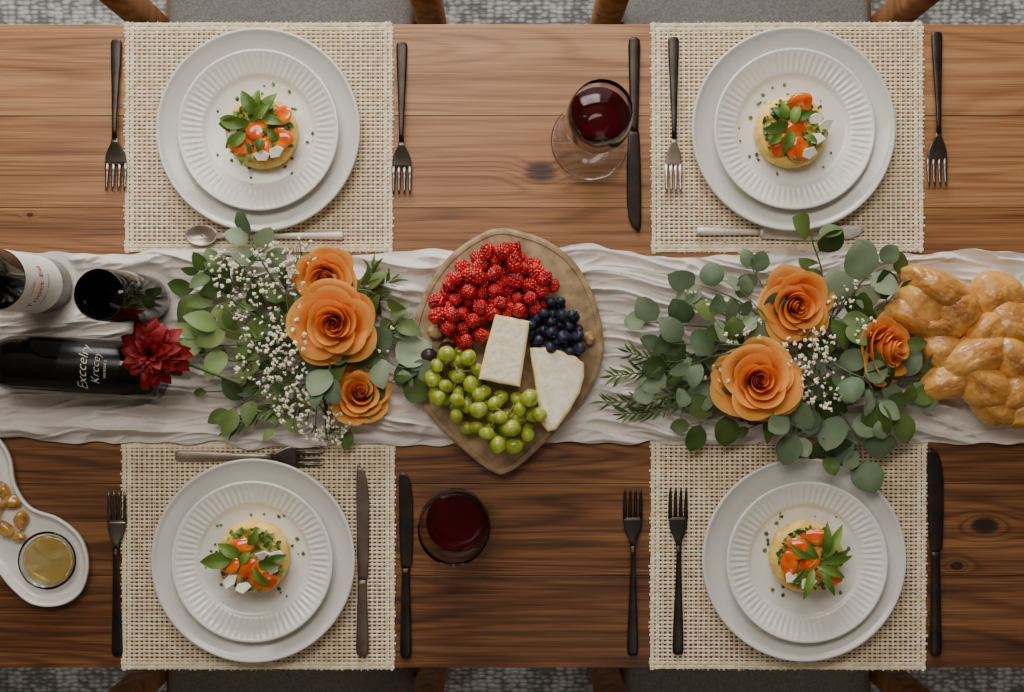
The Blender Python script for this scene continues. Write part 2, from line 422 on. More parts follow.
layouts=[
 dict(t=[(-18,15,20),(4,18,80),(22,8,-30),(22,-14,30),(-2,-2,60)],c=[(4,26,.2),(18,22,.5),(-26,4,1)],l=[(0,-14,125,28),(4,-14,60,26),(4,-10,-10,22),(-8,-6,185,34),(0,-18,95,24),(-12,4,215,26),(-14,-2,160,28),(10,0,-50,17),(-4,-10,40,22),(4,8,-100,16)]),
 dict(t=[(6,-26,10),(4,20,70),(-14,16,40),(0,0,0)],c=[(20,-10,.3),(30,-4,.8),(22,10,.1),(14,24,.6)],l=[(-6,-8,140,22),(-6,-4,195,26),(0,-8,30,19),(-4,2,250,24),(-2,-4,80,22),(-10,-8,100,19),(-14,6,220,17),(8,8,-20,16)]),
 dict(t=[(-8,-14,10),(14,22,-20),(0,12,50),(-22,4,0)],c=[(26,-4,.4),(-20,22,.9),(14,-4,.2),(-8,28,.3),(22,8,1.2)],l=[(-8,-4,150,26),(-16,-2,188,34),(8,4,0,22),(4,8,-50,24),(14,8,60,18),(0,-8,230,17),(18,2,20,20),(0,-14,60,20)]),
 dict(t=[(-14,-10,10),(20,18,-20),(0,2,50),(-20,6,90),(6,-22,0)],c=[(-2,24,.4),(-20,18,.9)],l=[(12,0,60,40),(10,4,20,36),(6,6,-20,32),(2,8,-110,32),(8,8,-60,30),(2,0,150,28),(14,-4,90,34),(-4,8,230,24),(10,0,0,36),(8,2,125,30)]),
]
tomme=[blob_mesh('tomato_piece',m_tom,(.0170,.0160,.0180,.0155)[k],(.0120,.0135,.0110,.0140)[k],.0052,.22,1.1,k*5,4) for k in range(4)]
fme=[]
for k in range(4):
    rr=random.Random(k+40); n=5
    ol=[Vector((math.cos(2*pi*i/n+k)*.0118*rr.uniform(.75,1.15),math.sin(2*pi*i/n+k)*.0085*rr.uniform(.75,1.15))) for i in range(n)]
    fme.append(fixn(MB().add(prism(ol,[(.0005,0),(0,.0006),(0,.0022),(.0006,.0028)])).mesh('cheese_shaving',m_feta,False)))
for i,(cx,cy,dx,dy) in enumerate(settings):
    p=W(cx,cy,.015); base=Vector((p.x,p.y,TZ+PZ))
    o=top('dinner_plate','large round white ceramic dinner plate on a straw placemat','plate',base,me=big,group='large dinner plates')
    p2=W(cx+dx,cy+dy,.02); sz=Vector((p2.x,p2.y,TZ+PZ+.0080))
    o=top('side_plate','smaller white plate with fluted rim stacked on a dinner plate','plate',sz,rz=.02*i,me=small,group='fluted side plates')
    fc=[(261,132),(792,131),(253,557),(807,557)][i]
    q=W(fc[0],fc[1],.035); fz=TZ+PZ+.0080+.0062
    lab=['round egg tart topped with basil, roasted tomato and feta','round herbed tart topped with tomato halves, cheese and greens','round golden tart with tomato, white cheese and salad leaves','round yellow tart with tomato pieces under long rocket leaves'][i]
    tr=top('savoury_tart',lab,'tart',(q.x,q.y,fz),group='starter tarts')
    bm_,tm_,rr=build_tart(i*3.3+1)
    part('crust',tr,bm_); part('filling',tr,tm_)
    ly=layouts[i]; k=S*.967
    for (x,y,a) in ly['t']:
        part('tomato_piece',tr,rr.choice(tomme),(x*k,-y*k,.0298),(rr.uniform(-.35,.35),rr.uniform(-.35,.35),math.radians(a)))
    for (x,y,a) in ly['c']:
        part('cheese_shaving',tr,rr.choice(fme),(x*k,-y*k,.0325),(rr.uniform(-.4,.4),rr.uniform(-.4,.4),a))
    for (x,y,a,l) in ly['l']:
        L_=l*k; vf=leaf(L_,L_*(.24 if i!=3 else .13),.85,.9,.35,.7,nv=8)
        t=rr.random()
        part('herb_leaf',tr,MB().add(vf,t=t).mesh('herb_leaf',m_herb),(x*k,-y*k,.0380+rr.uniform(0,.004)),(rr.uniform(-.5,.5),rr.uniform(-.3,.15),math.radians(a)))
    ms=MB()
    for n_ in range(130):
        a=rr.uniform(0,2*pi); r=.042*math.sqrt(rr.random()); l=rr.uniform(.003,.011)
        ms.add(leaf(l,l*.30,.9,.8,.2,.5,nv=3,nu=2),TRS((r*math.cos(a),r*math.sin(a),.0285+rr.uniform(0,.006)-.05*r),(rr.uniform(-.6,.6),rr.uniform(-.6,.6),rr.uniform(0,6))),t=rr.random())
    part('chopped_greens',tr,ms.mesh('chopped_greens',m_herb),kind='stuff')
    fl=MB()
    for n_ in range(22):
        a=rr.uniform(0,2*pi); r=rr.uniform(.048,.069); l=rr.uniform(.002,.007)
        fl.add(leaf(l,l*.35,.9,.8,.2,.5,nv=3,nu=2),TRS((r*math.cos(a),r*math.sin(a),.0012),(0,0,rr.uniform(0,6))),t=rr.random())
    top('chopped_herbs','scattered flecks of chopped green herbs on a white plate','herbs',(q.x,q.y,fz),me=fl.mesh('chopped_herbs',m_herb),kind='stuff')

# ------------------------------------------------------------ cutlery
def fork(label,cx,cy,L,rz,mh=m_gun,mt=m_gun,ws=1.0,z=0.0005,loc=None):
    s=L/.205
    o=top('fork',label,'fork',loc or W(cx,cy)+Vector((0,0,z)),rz=rz,group='forks')
    h=MB().add(loft([(-.1025*s,0,.0034,.0012,.002),(-.1015*s,0,.0062,.0018,.002),(-.097*s,0,.0076,.0019,.0022),(-.07*s,0,.0069,.002,.0032),(-.03*s,0,.0050,.0021,.006),(.0*s,0,.0038,.0021,.0085),(.022*s,0,.0032,.002,.0095),(.032*s,0,.0036,.0018,.009)],12))
    part('handle',o,fixn(h.mesh('fork_handle',mh)))
    t=MB().add(loft([(.031*s,0,.0036,.0016,.0088),(.038*s,0,.0056*ws,.0014,.0075),(.046*s,0,.0106*ws,.0012,.0058),(.054*s,0,.0140*ws,.0011,.0044),(.062*s,0,.0148*ws,.001,.0036),(.066*s,0,.0150*ws,.0009,.0034)],16))
    for x in (-.0125,-.0042,.0042,.0125):
        t.add(loft([(.064*s,x*ws,.0029,.001,.0034),(.08*s,x*ws,.0025,.001,.0030),(.095*s,x*ws,.0019,.0009,.0045),(.1025*s,x*ws,.0009,.0005,.0064)],8))
    part('tines',o,fixn(t.mesh('fork_tines',mt)))
    return o
def knife(label,cx,cy,L,rz,mh=m_gun,mb=m_gun,w=.0095,hw=.0068,split=.0,z=.0005):
    o=top('table_knife',label,'knife',W(cx,cy)+Vector((0,0,z)),rz=rz,group='knives')
    a=-L/2; c=split*L
    h=MB().add(loft([(a,0,hw*.5,.002,.0035),(a+.003,0,hw*.95,.003,.0035),(a+.012,0,hw*1.05,.0032,.0036),(a+(c-a)*.5,0,hw*.9,.003,.0036),(c-.006,0,hw*.72,.0028,.0036),(c,0,hw*.72,.0024,.0036)],12))
    part('handle',o,fixn(h.mesh('knife_handle',mh)))
    e=L/2; D=e-c
    bl=MB().add(loft([(c-.001,0,hw*.7,.0020,.0034),(c+.006,0.0008,w*.82,.0013,.003),(c+D*.35,.0006,w*.98,.001,.0028),(c+D*.7,.0002,w,.0009,.0028),(c+D*.86,-w*.10,w*.88,.0008,.0028),(c+D*.95,-w*.30,w*.62,.0007,.0028),(e,-w*.62,w*.15,.0004,.0028)],12,.9))
    part('blade',o,fixn(bl.mesh('knife_blade',mb)))
    return o
ML=.0024
fk='dark gunmetal table fork '
fork(fk+'lying beside a placemat, tines toward the runner',117,116,152*S,pi,ws=.98,mt=m_gunhead,z=ML*.3)
fork(fk+'resting on placemat edge beside a plate',402,119,153*S,pi,ws=.88,mt=m_gunhead)
fork(fk+'on placemat with bright polished tines',673,116,156*S,pi,mt=m_satin,ws=.75,z=ML)
fork(fk+'on placemat beside a white plate',936,110,155*S,pi,ws=.9,mt=m_gunhead,z=.0008)
fork(fk+'beside placemat, tines away from diner',118,573,165*S,0,ws=.85,mt=m_gunhead,z=.0008)
fork(fk+'on bare wood between two settings',632.5,571,168*S,0,ws=.85)
fork(fk+'on straw placemat beside a plate',677.5,570,167*S,0,ws=.85,z=ML)
fork('brushed steel fork lying crosswise above a plate',250,455.5,148*S,-pi/2,mh=m_satin,mt=m_gunhead,ws=.95,z=ML)
kn='dark gunmetal table knife '
knife(kn+'on bare wood beside a wine glass',634,135,193*S,pi,split=-.02,w=.0098,hw=.0078)
knife('warm grey steel knife on a straw placemat',363,560,190*S,0,mh=m_brown,mb=m_brown,w=.0086,hw=.0084,split=-.1,z=ML)
knife(kn+'on bare wood beside a stemless wine glass',406,564,187*S,0,split=-.02,w=.0095,hw=.0075)
knife(kn+'on the edge of a straw placemat',934,551,207*S,0,split=.0,w=.0108,hw=.0080,z=ML)
knife('pale satin steel butter knife lying crosswise below a plate',779,232.5,168*S,-pi/2-.01,mh=m_pale,mb=m_pale,w=.0105,hw=.0052,split=-.12,z=ML)
sp=top('spoon','satin steel spoon lying crosswise below a plate','spoon',W(267,236)+Vector((0,0,ML)),rz=pi/2)
part('handle',sp,fixn(MB().add(loft([(-.104,0,.003,.0015,.003),(-.102,0,.0058,.0018,.003),(-.06,0,.005,.002,.004),(0,0,.003,.002,.008),(.055,0,.003,.0018,.009),(.066,0,.0045,.0016,.0075)],12)).mesh('spoon_handle',m_pale)))
v=[];f=[]
for j in range(9):
    for i in range(24):
        a=2*pi*i/24; r=j/8
        v.append((.0145*r*math.cos(a),.086+.022*r*math.sin(a),.0015+.0065*r*r))
for j in range(8):
    for i in range(24):
        k=(i+1)%24; f.append((j*24+i,j*24+k,(j+1)*24+k,(j+1)*24+i))
o=part('bowl',sp,MB().add((v,f)).mesh('spoon_bowl',m_satin)); sm=o.modifiers.new('thick','SOLIDIFY'); sm.thickness=.001

# ------------------------------------------------------------ glasses
wg=top('wine_glass','stemmed clear wine glass of red wine beside a knife','wine glass',W(590,141)+Vector((0,0,.0004)))
part('foot',wg,fixn(MB().add(lathe([(0,0),(.049,0),(.0515,.0006),(.0528,.0020),(.0518,.0036),(.0495,.0036),(.046,.0028),(.03,.0036),(.012,.007),(.0055,.012),(.0045,.02),(0,.02)],72)).mesh('glass_foot',m_glass)))
part('stem',wg,fixn(MB().add(lathe([(0,.0201),(.0045,.0201),(.0037,.04),(.0037,.07),(.0055,.0799),(0,.0799)],32)).mesh('glass_stem',m_glass)))
part('bowl',wg,fixn(MB().add(lathe([(0,.08),(.0055,.08),(.012,.0865),(.028,.101),(.0385,.120),(.0410,.14),(.0393,.17),(.0362,.198),(.0357,.1986),(.0352,.198),(.0383,.17),(.0400,.14),(.0375,.121),(.027,.103),(.011,.089),(0,.0865)],72)).mesh('glass_bowl',m_glass)))
part('red_wine',wg,fixn(MB().add(lathe([(0,.0868),(.0107,.0893),(.0267,.1032),(.0372,.121),(.0397,.138),(.0396,.143),(0,.1427)],72)).mesh('wine_fill',m_wine)))
tg=top('stemless_glass','stemless clear glass tumbler with red wine on bare wood','glass',W(457,519)+Vector((0,0,.0004)))
part('bowl',tg,fixn(MB().add(lathe([(0,0),(.026,0),(.034,.006),(.043,.025),(.0475,.045),(.0475,.065),(.0455,.09),(.0450,.0906),(.0445,.09),(.0463,.065),(.0463,.045),(.0418,.027),(.032,.011),(.02,.008),(0,.008)],80)).mesh('tumbler_bowl',m_glass)))
part('red_wine',tg,fixn(MB().add(lathe([(0,.0083),(.0198,.0083),(.0317,.0113),(.0400,.024),(.0388,.0243),(0,.024)],80)).mesh('wine_fill_low',m_wine)))

# ------------------------------------------------------------ runner
flat=[]
for (px,py,rad) in ((48,284,.045),(150,300,.040),(503,350,.125),(503,270,.05),(503,430,.05),(130,371,.042),(90,370,.042),(50,367,.042),(10,362,.04),(930,305,.05),(970,360,.06),(1010,370,.08)):
    q=W(px,py); flat.append((q.x,q.y,rad))
def run_h(x,y):
    wx=x+.06*noise.noise(Vector((x*4,y*6,3))); wy=y+.034*noise.noise(Vector((x*4.5,y*4,9)))+.004*noise.noise(Vector((x*18,y*18,1)))
    n1=noise.noise(Vector((wx*2.4+wy*5,wy*28,0.3))); r1=(1-min(1,abs(n1)*3.6))**1.5
    n2=noise.noise(Vector((wx*4.5-wy*12,wy*48+wx*6,5.3))); r2=(1-min(1,abs(n2)*3.4))**1.5
    n5=noise.noise(Vector((wx*10+wy*30,wy*70-wx*20,18.3))); r5=(1-min(1,abs(n5)*3.4))**1.5
    n6=noise.noise(Vector((wx*30-wy*30,wy*140,28.3)))
    am=.40+.9*max(0,noise.noise(Vector((x*4,y*8,51)))+.45)
    n4=noise.noise(Vector((wx*3,wy*9,11)))
    h=am*(.0165*r1+.0100*r2)+.0036*r5+.0007*n6+.008*max(0,n4+.1)
    for fx,fy,fr in flat:
        d=math.hypot(x-fx,y-fy)
        if d<fr*1.25:
            k=max(0,min(1,(d-fr*.95)/(fr*.3))); h=h*k+min(h,.003)*(1-k)*.6
    return h+.0030
nx,ny=1000,210
v=[];f=[]
for j in range(ny+1):
    for i in range(nx+1):
        x=-.95+1.9*i/nx
        yt=.126+.018*noise.noise(Vector((x*6,1,0)))+.008*noise.noise(Vector((x*24,1,0)))
        yb=-.131+.019*noise.noise(Vector((x*5,7,0)))+.008*noise.noise(Vector((x*24,5,0)))
        y=yb+(yt-yb)*j/ny
        y+=.003*noise.noise(Vector((x*9,y*25,4)))
        e=min(j,ny-j)/ny; h=run_h(x,y)
        if e<.04: h=.0032+(h-.0032)*(.35+e/.04*.65)
        v.append((x,y,TZ+max(h,.0032)))
for j in range(ny):
    for i in range(nx):
        a=j*(nx+1)+i; f.append((a,a+1,a+nx+2,a+nx+1))
rn=top('table_runner','crumpled sheer off-white gauze table runner along the table','table runner',me=MB().add((v,f)).mesh('table_runner',m_run))

# ------------------------------------------------------------ serving board
bh=.0068; BT=.016
outl=[(499,228),(520,231),(548,241),(575,262),(595,298),(604,345),(593,385),(565,422),(532,455),(508,473),(490,471),(455,443),(425,411),(410,378),(411,335),(424,292),(448,257),(478,235)]
cb=W(505,350,bh+BT)
pts=[Vector(((W(a,b_,bh+BT)-cb).x,(W(a,b_,bh+BT)-cb).y,0)) for a,b_ in outl]
pts=[Vector((p.x,p.y)) for p in catmull(pts,6,True)]
bm_=fixn(MB().add(prism(pts,[(.002,0),(0,.002),(0,BT-.003),(.0015,BT-.001),(.004,BT),(.0075,BT),(.009,BT-.0012)])).mesh('serving_board',m_board,False))
top('serving_board','leaf-shaped speckled tan serving board on the runner','serving board',(cb.x,cb.y,TZ+bh),me=bm_)
BZ=bh+BT-.0010

def inpoly(x,y,P):
    c=False;n=len(P)
    for i in range(n):
        x1,y1=P[i];x2,y2=P[i-1]
        if (y1>y)!=(y2>y) and x<(x2-x1)*(y-y1)/(y2-y1)+x1: c=not c
    return c
def pack(poly,r,n,zmax,seed,tight=1.9,tries=90):
    rr=random.Random(seed); P=[(W(a,b_,BZ+r).x,W(a,b_,BZ+r).y) for a,b_ in poly]
    xs=[p[0] for p in P]; ys=[p[1] for p in P]; out=[]
    for _ in range(n):
        best=None
        for k in range(tries):
            x=rr.uniform(min(xs),max(xs)); y=rr.uniform(min(ys),max(ys))
            if not inpoly(x,y,P): continue
            z=r
            for (a,b_,c) in out:
                d=math.hypot(a-x,b_-y)
                if d<tight*r: z=max(z,c+math.sqrt((tight*r)**2-d*d))
            if best is None or z<best[2]: best=(x,y,z)
        if best and best[2]<zmax: out.append(best)
    return out
def rasp(seed,el):
    rr=random.Random(seed); rb=MB(); v0,f0=ico(2)
    for ring in range(8):
        ph=(ring+.5)/8*pi*.88; n_=max(1,round(13*math.sin(ph)+.5)) if ring else 4
        for j in range(n_):
            a=2*pi*(j+.5*(ring%2))/n_+rr.uniform(-.14,.14); k=rr.uniform(.92,1.05)
            p=Vector((.0082*math.sin(ph)*math.cos(a)*k,.0082*math.sin(ph)*math.sin(a)*k,.0088*el*math.cos(ph)))
            s=.0024*rr.uniform(.8,1.2)
            rb.add((v0,f0),TRS(p,(0,0,0),(s,s,s)))
    rb.add((ico(3)),TRS((0,0,.0003),(0,0,0),(.0083,.0083,.0085*el)))
    return rb.mesh('raspberry',m_rasp)
rbm=[rasp(1,1),rasp(2,1.3),rasp(3,.9)]
for i,(x,y,z) in enumerate(pack([(434,303),(448,280),(466,262),(488,252),(515,250),(535,268),(552,286),(550,300),(530,314),(505,312),(490,318),(482,338),(462,343),(446,327)],.0096,76,.048,3,tight=1.85)):
    o=top('raspberry','ripe red raspberry in a heap on the board','raspberry',(x,y,TZ+BZ+z),me=rbm[i%3],rot=(R(-2,2),R(-2,2),R(0,6)),group='heap of raspberries'); s=R(.80,1.18); o.scale=(s,s,s)
v0,f0=ico(3); bv=[]
for p in v0:
    q=p.copy(); s=1.0
    if q.z>.85: s=1-.22*(q.z-.85)/.15
    bv.append(Vector((q.x,q.y,q.z*.9*s))*.0080)
bb=MB().add((bv,f0))
for j in range(5):
    bb.add(leaf(.0022,.0011,.8,.7,0,0,nv=3,nu=2),TRS((0,0,.0058),(0,0,2*pi*j/5))@TRS((.0016,0,.0),(0,-.9,0)))
bbm=bb.mesh('blueberry',m_blue)
for (x,y,z) in pack([(530,322),(545,303),(560,302),(575,318),(582,338),(578,354),(555,352),(533,346)],.0078,46,.034,5,tries=120):
    o=top('blueberry','dusky blue blueberry piled beside the cheese','blueberry',(x,y,TZ+BZ+z),me=bbm,rot=(R(-1.3,1.3),R(-1.3,1.3),R(0,6)),group='pile of blueberries'); s=R(.82,1.1); o.scale=(s,s,s)
gm=blob_mesh('grape',m_grape,.0104,.0104,.0120,.05,1,3)
def bunch(label,poly,n,seed,spath):
    cx=sum(p[0] for p in poly)/len(poly); cy=sum(p[1] for p in poly)/len(poly)
    gp=W(cx,cy,BZ); gp=Vector((gp.x,gp.y,TZ+BZ))
    gb=top('grape_bunch',label,'grapes',gp,group='green grape bunches')
    gps=pack(poly,.0105,n,.042,seed,tries=28,tight=1.85)
    for (x,y,z) in gps:
        g=part('grape',gb,gm,(x-gp.x,y-gp.y,z),(R(-1.5,1.5),R(-1.5,1.5),R(0,6))); s=R(.76,1.1); g.scale=(s,s,s)
    st=MB(); cp=catmull([W(*q)-gp for q in spath],6); st.add(tube(cp,.0015,8))
    for (x,y,z) in gps:
        g=Vector((x-gp.x,y-gp.y,z)); n_=min(cp,key=lambda c:(c-g).length)
        st.add(tube([n_,(n_+g)/2+Vector((0,0,.002)),g],.0007,5))
    part('stem',gb,st.mesh('grape_stem',m_gstem))
bunch('small bunch of glossy green grapes beside the cheese block',[(426,372),(440,356),(460,350),(478,364),(480,382),(468,400),(446,402),(428,392)],28,8,[(452,358,.055),(458,375,.060),(452,392,.05)])
bunch('larger bunch of glossy green grapes near board tip',[(480,392),(500,388),(516,398),(532,396),(540,415),(526,448),(488,442),(460,424),(446,408),(468,404)],42,9,[(474,396,.05),(492,406,.060),(508,416,.060),(518,430,.045)])
def cheese(name,label,poly,hgt,topmat,edge,wob=.0005):
    c=W(sum(p[0] for p in poly)/len(poly),sum(p[1] for p in poly)/len(poly),BZ+hgt)
    P=[W(a,b_,BZ+hgt)-c for a,b_ in poly]; P=[Vector((p.x,p.y)) for p in P]
    Q=[]
    for i in range(len(P)):
        for k in range(6): Q.append(P[i].lerp(P[(i+1)%len(P)],k/6))
    v,f=prism(Q,[(.0012,0),(0,.0015),(0,hgt*.5),(0,hgt-.003),(.0012,hgt-.0009),(.0030,hgt),(edge,hgt+.0003)])
    v=[(x+wob*noise.noise(Vector((x*90,y*90,z*90))),y+wob*noise.noise(Vector((x*90,y*90,z*90+9))),z) for x,y,z in v]
    o=top(name,label,'cheese',(c.x,c.y,TZ+BZ+.0002))
    me=fixn(MB().add((v,f)).mesh(name+'_body',[m_cheese,topmat],False))
    big_=max((p for p in me.polygons if p.normal.z>.9),key=lambda p:p.area); big_.material_index=1
    part('cheese_body',o,me)
    return o
m_prind=M('imprinted_pale_rind',(252,246,222),(232,218,180),scale=130,rough=.6,bump=.7,bscale=190,bdist=.001)
cheese('cheese_block','rectangular cheese block with imprinted pale rind beside grapes',[(495,314),(530,321),(520,387),(478,379)],.038,m_prind,.0048,.001)
cheese('cheese_wedge','wedge of soft white-rind cheese below the blueberries',[(530,348),(545,347),(562,351),(576,357),(584,363),(584,377),(580,393),(570,411),(556,430),(548,432),(541,424)],.030,m_rind,.0050,.001)
nutm=blob_mesh('walnut',m_nut,.0115,.0095,.008,.35,2.6,4)
for i,(x,y,a) in enumerate([(436,332,0),(442,305,1),(589,338,2),(449,342,.4)]):
    p=W(x,y,BZ+.008); s=top('walnut','shelled tan walnut at the edge of the board','nut',(p.x,p.y,TZ+BZ+.0072),rot=(0,0,a),me=nutm,group='walnuts on the board'); s.scale=(1-.1*i,)*3
olm=blob_mesh('black_olive',m_fig,.0115,.0105,.010,.08,2,9)
for (x,y) in [(429,356),(447,349)]:
    p=W(x,y,BZ+.01); top('black_olive','dark purple olive beside the green grapes','olive',(p.x,p.y,TZ+BZ+.0098),me=olm,group='olives on the board')

# ------------------------------------------------------------ plants
def rose(label,px,py,h,rpx,tilt=(0,0),seed=1,stem_to=None):
    rr=random.Random(seed); Rr=rpx*S*(H-h-.03)/H
    c=W(px,py,h+.03); o=top('rose',label,'rose',(c.x,c.y,TZ+h),group='peach orange roses')
    hgt=Rr*1.12; b=MB(); a0=rr.uniform(0,6)
    rings=[(2,.05,.93,3.2,0,.0,.2),(2,.11,.97,3.0,.0,.04,.2),(3,.18,1.0,2.8,.01,.08,.22),(3,.27,1.0,2.7,.03,.15,.22),(3,.39,.97,2.7,.08,.30,.2),(4,.56,.87,2.3,.14,.50,.16),(5,.76,.70,2.0,.19,.75,.14),(5,.93,.50,1.8,.19,.95,.12)]
    for ri,(n,rf,hf,wid,cf,tt,skm) in enumerate(rings):
        a0+=1.0+rr.uniform(-.25,.25)
        for pi_ in range(n):
            ang=a0+2*pi*pi_/n+rr.uniform(-.22,.22); rt=Rr*rf*rr.uniform(.92,1.08); ph=hgt*hf*rr.uniform(.94,1.06)
            w_=wid*rr.uniform(.9,1.12); curl=Rr*cf*rr.uniform(.6,1.4); sk=skm*rr.uniform(.6,1.4)*(1 if rr.random()>.2 else -1)
            nu,nv=18,13; v=[];f=[];tv=[]; ph1=rr.uniform(0,6); pt=rr.uniform(.03,.10)*tt
            for j in range(nv+1):
                for k in range(nu+1):
                    u=k/nu*2-1; q=j/nv
                    ql=q*(1-.26*abs(u)**2.8)
                    prof=math.sin(min(1,ql/.95)*pi/2)**.65
                    rho=rt*(.22+.78*prof)*(1+sk*u)
                    z=ph*ql+.05*Rr*tt*math.sin(u*3.4+ph1)*q
                    if ql>.55:
                        e=(ql-.55)/.45; rho+=curl*e*e*1.25; z-=ph*(.01+.24*tt)*e*e*e
                    rho*=1+pt*math.exp(-(u*2.2)**2)*q*q+.035*tt*math.sin(u*4.3+ph1)*q*q
                    phi=ang+u*w_/2*(.55+.45*math.sin(min(1,q*1.6)*pi/2))
                    v.append((rho*math.cos(phi),rho*math.sin(phi),z))
                    tv.append(min(1,max(0,.0+.55*q**2+.42*tt*q**.7)))
            for j in range(nv):
                for k in range(nu):
                    a=j*(nu+1)+k; f.append((a,a+1,a+nu+2,a+nu+1))
            b.add((v,f),t=tv)
    tm=Matrix.Rotation(tilt[0],4,'X')@Matrix.Rotation(tilt[1],4,'Y')
    for i,p in enumerate(b.v): b.v[i]=tm@p
    bo=part('bloom',o,b.mesh('rose_bloom',m_rose))
    cl=MB().add(lathe([(0,-.012),(.006,-.011),(.010,-.004),(.012,.003),(.008,.006),(0,.006)],16),tm)
    for j in range(5):
        cl.add(leaf(Rr*.7,Rr*.16,.8,.8,.2,.3),tm@TRS((0,0,0),(0,0,j*2*pi/5))@TRS((.008,0,-.001),(0,.15,0)),t=.4)
    part('sepals',o,cl.mesh('rose_sepals',m_green))
    if stem_to:
        e=W(*stem_to)-Vector((c.x,c.y,TZ+h)); s0=tm@Vector((0,0,-.010))
        part('stem',o,MB().add(tube(catmull([s0,s0*.6+e*.4+Vector((0,0,-.004)),e],8),.0024,8)).mesh('rose_stem',m_stem))
    return o
rl='peach orange rose '
rose(rl+'in full bloom, the largest, amid greenery',332,321,.035,37,(.12,0.05),1,(290,350,.02))
rose('smaller '+rl+'above the largest bloom in greenery',322,273,.022,27,(.25,0),2,(292,330,.02))
rose('small '+rl+'beside baby\'s breath at the posy edge',355,397,.016,26,(-.25,.25),3,(310,360,.02))
rose(rl+'open above eucalyptus leaves',798,302,.034,32,(.15,.0),4,(800,345,.02))
rose('large '+rl+'open among eucalyptus near baby\'s breath',762,382,.034,37,(-.05,-.1),5,(800,352,.02))
rose(rl+'half turned toward the bread, in eucalyptus',882,348,.03,31,(.0,.6),6,(830,352,.02))

dh0=.083; dc=W(150,354,dh0+.012)
dh=top('dahlia','full crimson dahlia lying over the end of a wine bottle','dahlia',(dc.x,dc.y,TZ+dh0))
b=MB(); rr=random.Random(5)
for ly in range(9):
    t=ly/8; n_=int(16-8*t); L_=.043*(1-.60*t)
    for j in range(n_):
        a=2*pi*j/n_+ly*.21+rr.uniform(-.16,.16); el=math.radians(-6+66*t+rr.uniform(-14,14))
        vf=leaf(L_*rr.uniform(.8,1.15),L_*rr.uniform(.22,.32),.75,.65,.5,rr.uniform(.3,1.0),nv=7,wav=.12)
        tv=[.05+.7*min(1,math.hypot(p[0],p[1])/L_)+rr.uniform(0,.02) for p in vf[0]]
        b.add(vf,TRS((0,0,.001+.011*t),(0,0,a))@TRS((.003,0,0),(rr.uniform(-.5,.5),-el,0)),t=tv)
part('bloom',dh,b.mesh('dahlia_bloom',m_dahlia))
dr=Vector((dc.x,dc.y,TZ+dh0))
pth=catmull([Vector((0,0,-.002)),W(180,360,.074)-dr,W(210,372,.062)-dr,W(242,384,.056)-dr],8)
part('stem',dh,MB().add(tube(pth,.0024,8)).mesh('dahlia_stem',m_stem))

def branch(label,pts,n,lw,mat=m_euc,shape='round',seed=1,name='eucalyptus_branch',cat='eucalyptus',spread=1.0,tip=True,grp='eucalyptus branches'):
    rr=random.Random(seed); P=[W(*p) for p in pts]; o0=P[0].copy()
    C=catmull([p-o0 for p in P],10); o=top(name,label,cat,o0,group=grp)
    nC=len(C)
    rad=[.0018-.0012*i/(nC-1) for i in range(nC)]
    part('stem',o,MB().add(tube(C,rad,6)).mesh('branch_stem',m_stem))
    fl=MB()
    for i in range(n):
        s=.10+.86*i/max(1,n-1); idx=s*(nC-1); a=int(min(idx,nC-2)); p=C[a].lerp(C[a+1],idx-a)
        t=(C[min(a+2,nC-1)]-C[max(a-1,0)]).normalized()
        side=1 if i%2 else -1
        yaw=math.atan2(t.y,t.x)+side*math.radians(rr.uniform(38,78))*spread
        if tip and i==n-1: yaw=math.atan2(t.y,t.x)
        sz=lw*S*rr.uniform(.68,1.22)*(1.0-.2*s)
        if shape=='round': vf=leaf(sz,sz*rr.uniform(.36,.48),.92,.62,.12,rr.uniform(.0,.5),wav=.05)
        elif shape=='oval': vf=leaf(sz*1.15,sz*.34,.85,.8,.2,rr.uniform(.1,.6),wav=.03)
        else: vf=leaf(sz*1.3,sz*.11,.8,.8,.2,rr.uniform(.1,.6))
        M_=TRS(p,(0,0,yaw))@TRS((0,0,0),(rr.uniform(-.75,.75),rr.uniform(-.6,.2),0))
        v,f=vf; st_=sz*.12; v=[(x+st_,y,z) for x,y,z in v]
        tt_=rr.uniform(.0,.95); fl.add((v,f),M_,t=[min(1,max(0,tt_+.15*(1-abs(q[1])/(sz*.5))-.1)) for q in v])
        fl.add(tube([p,M_@Vector((st_*1.2,0,0))],.0005,4),t=.3)
    lim=TZ+.018-o0.z
    for k,q in enumerate(fl.v):
        if q.z<lim: q.z=lim+(q.z-lim)*.08
    part('foliage',o,fl.mesh('branch_leaves',mat))
    return o
E='silver-green eucalyptus branch '
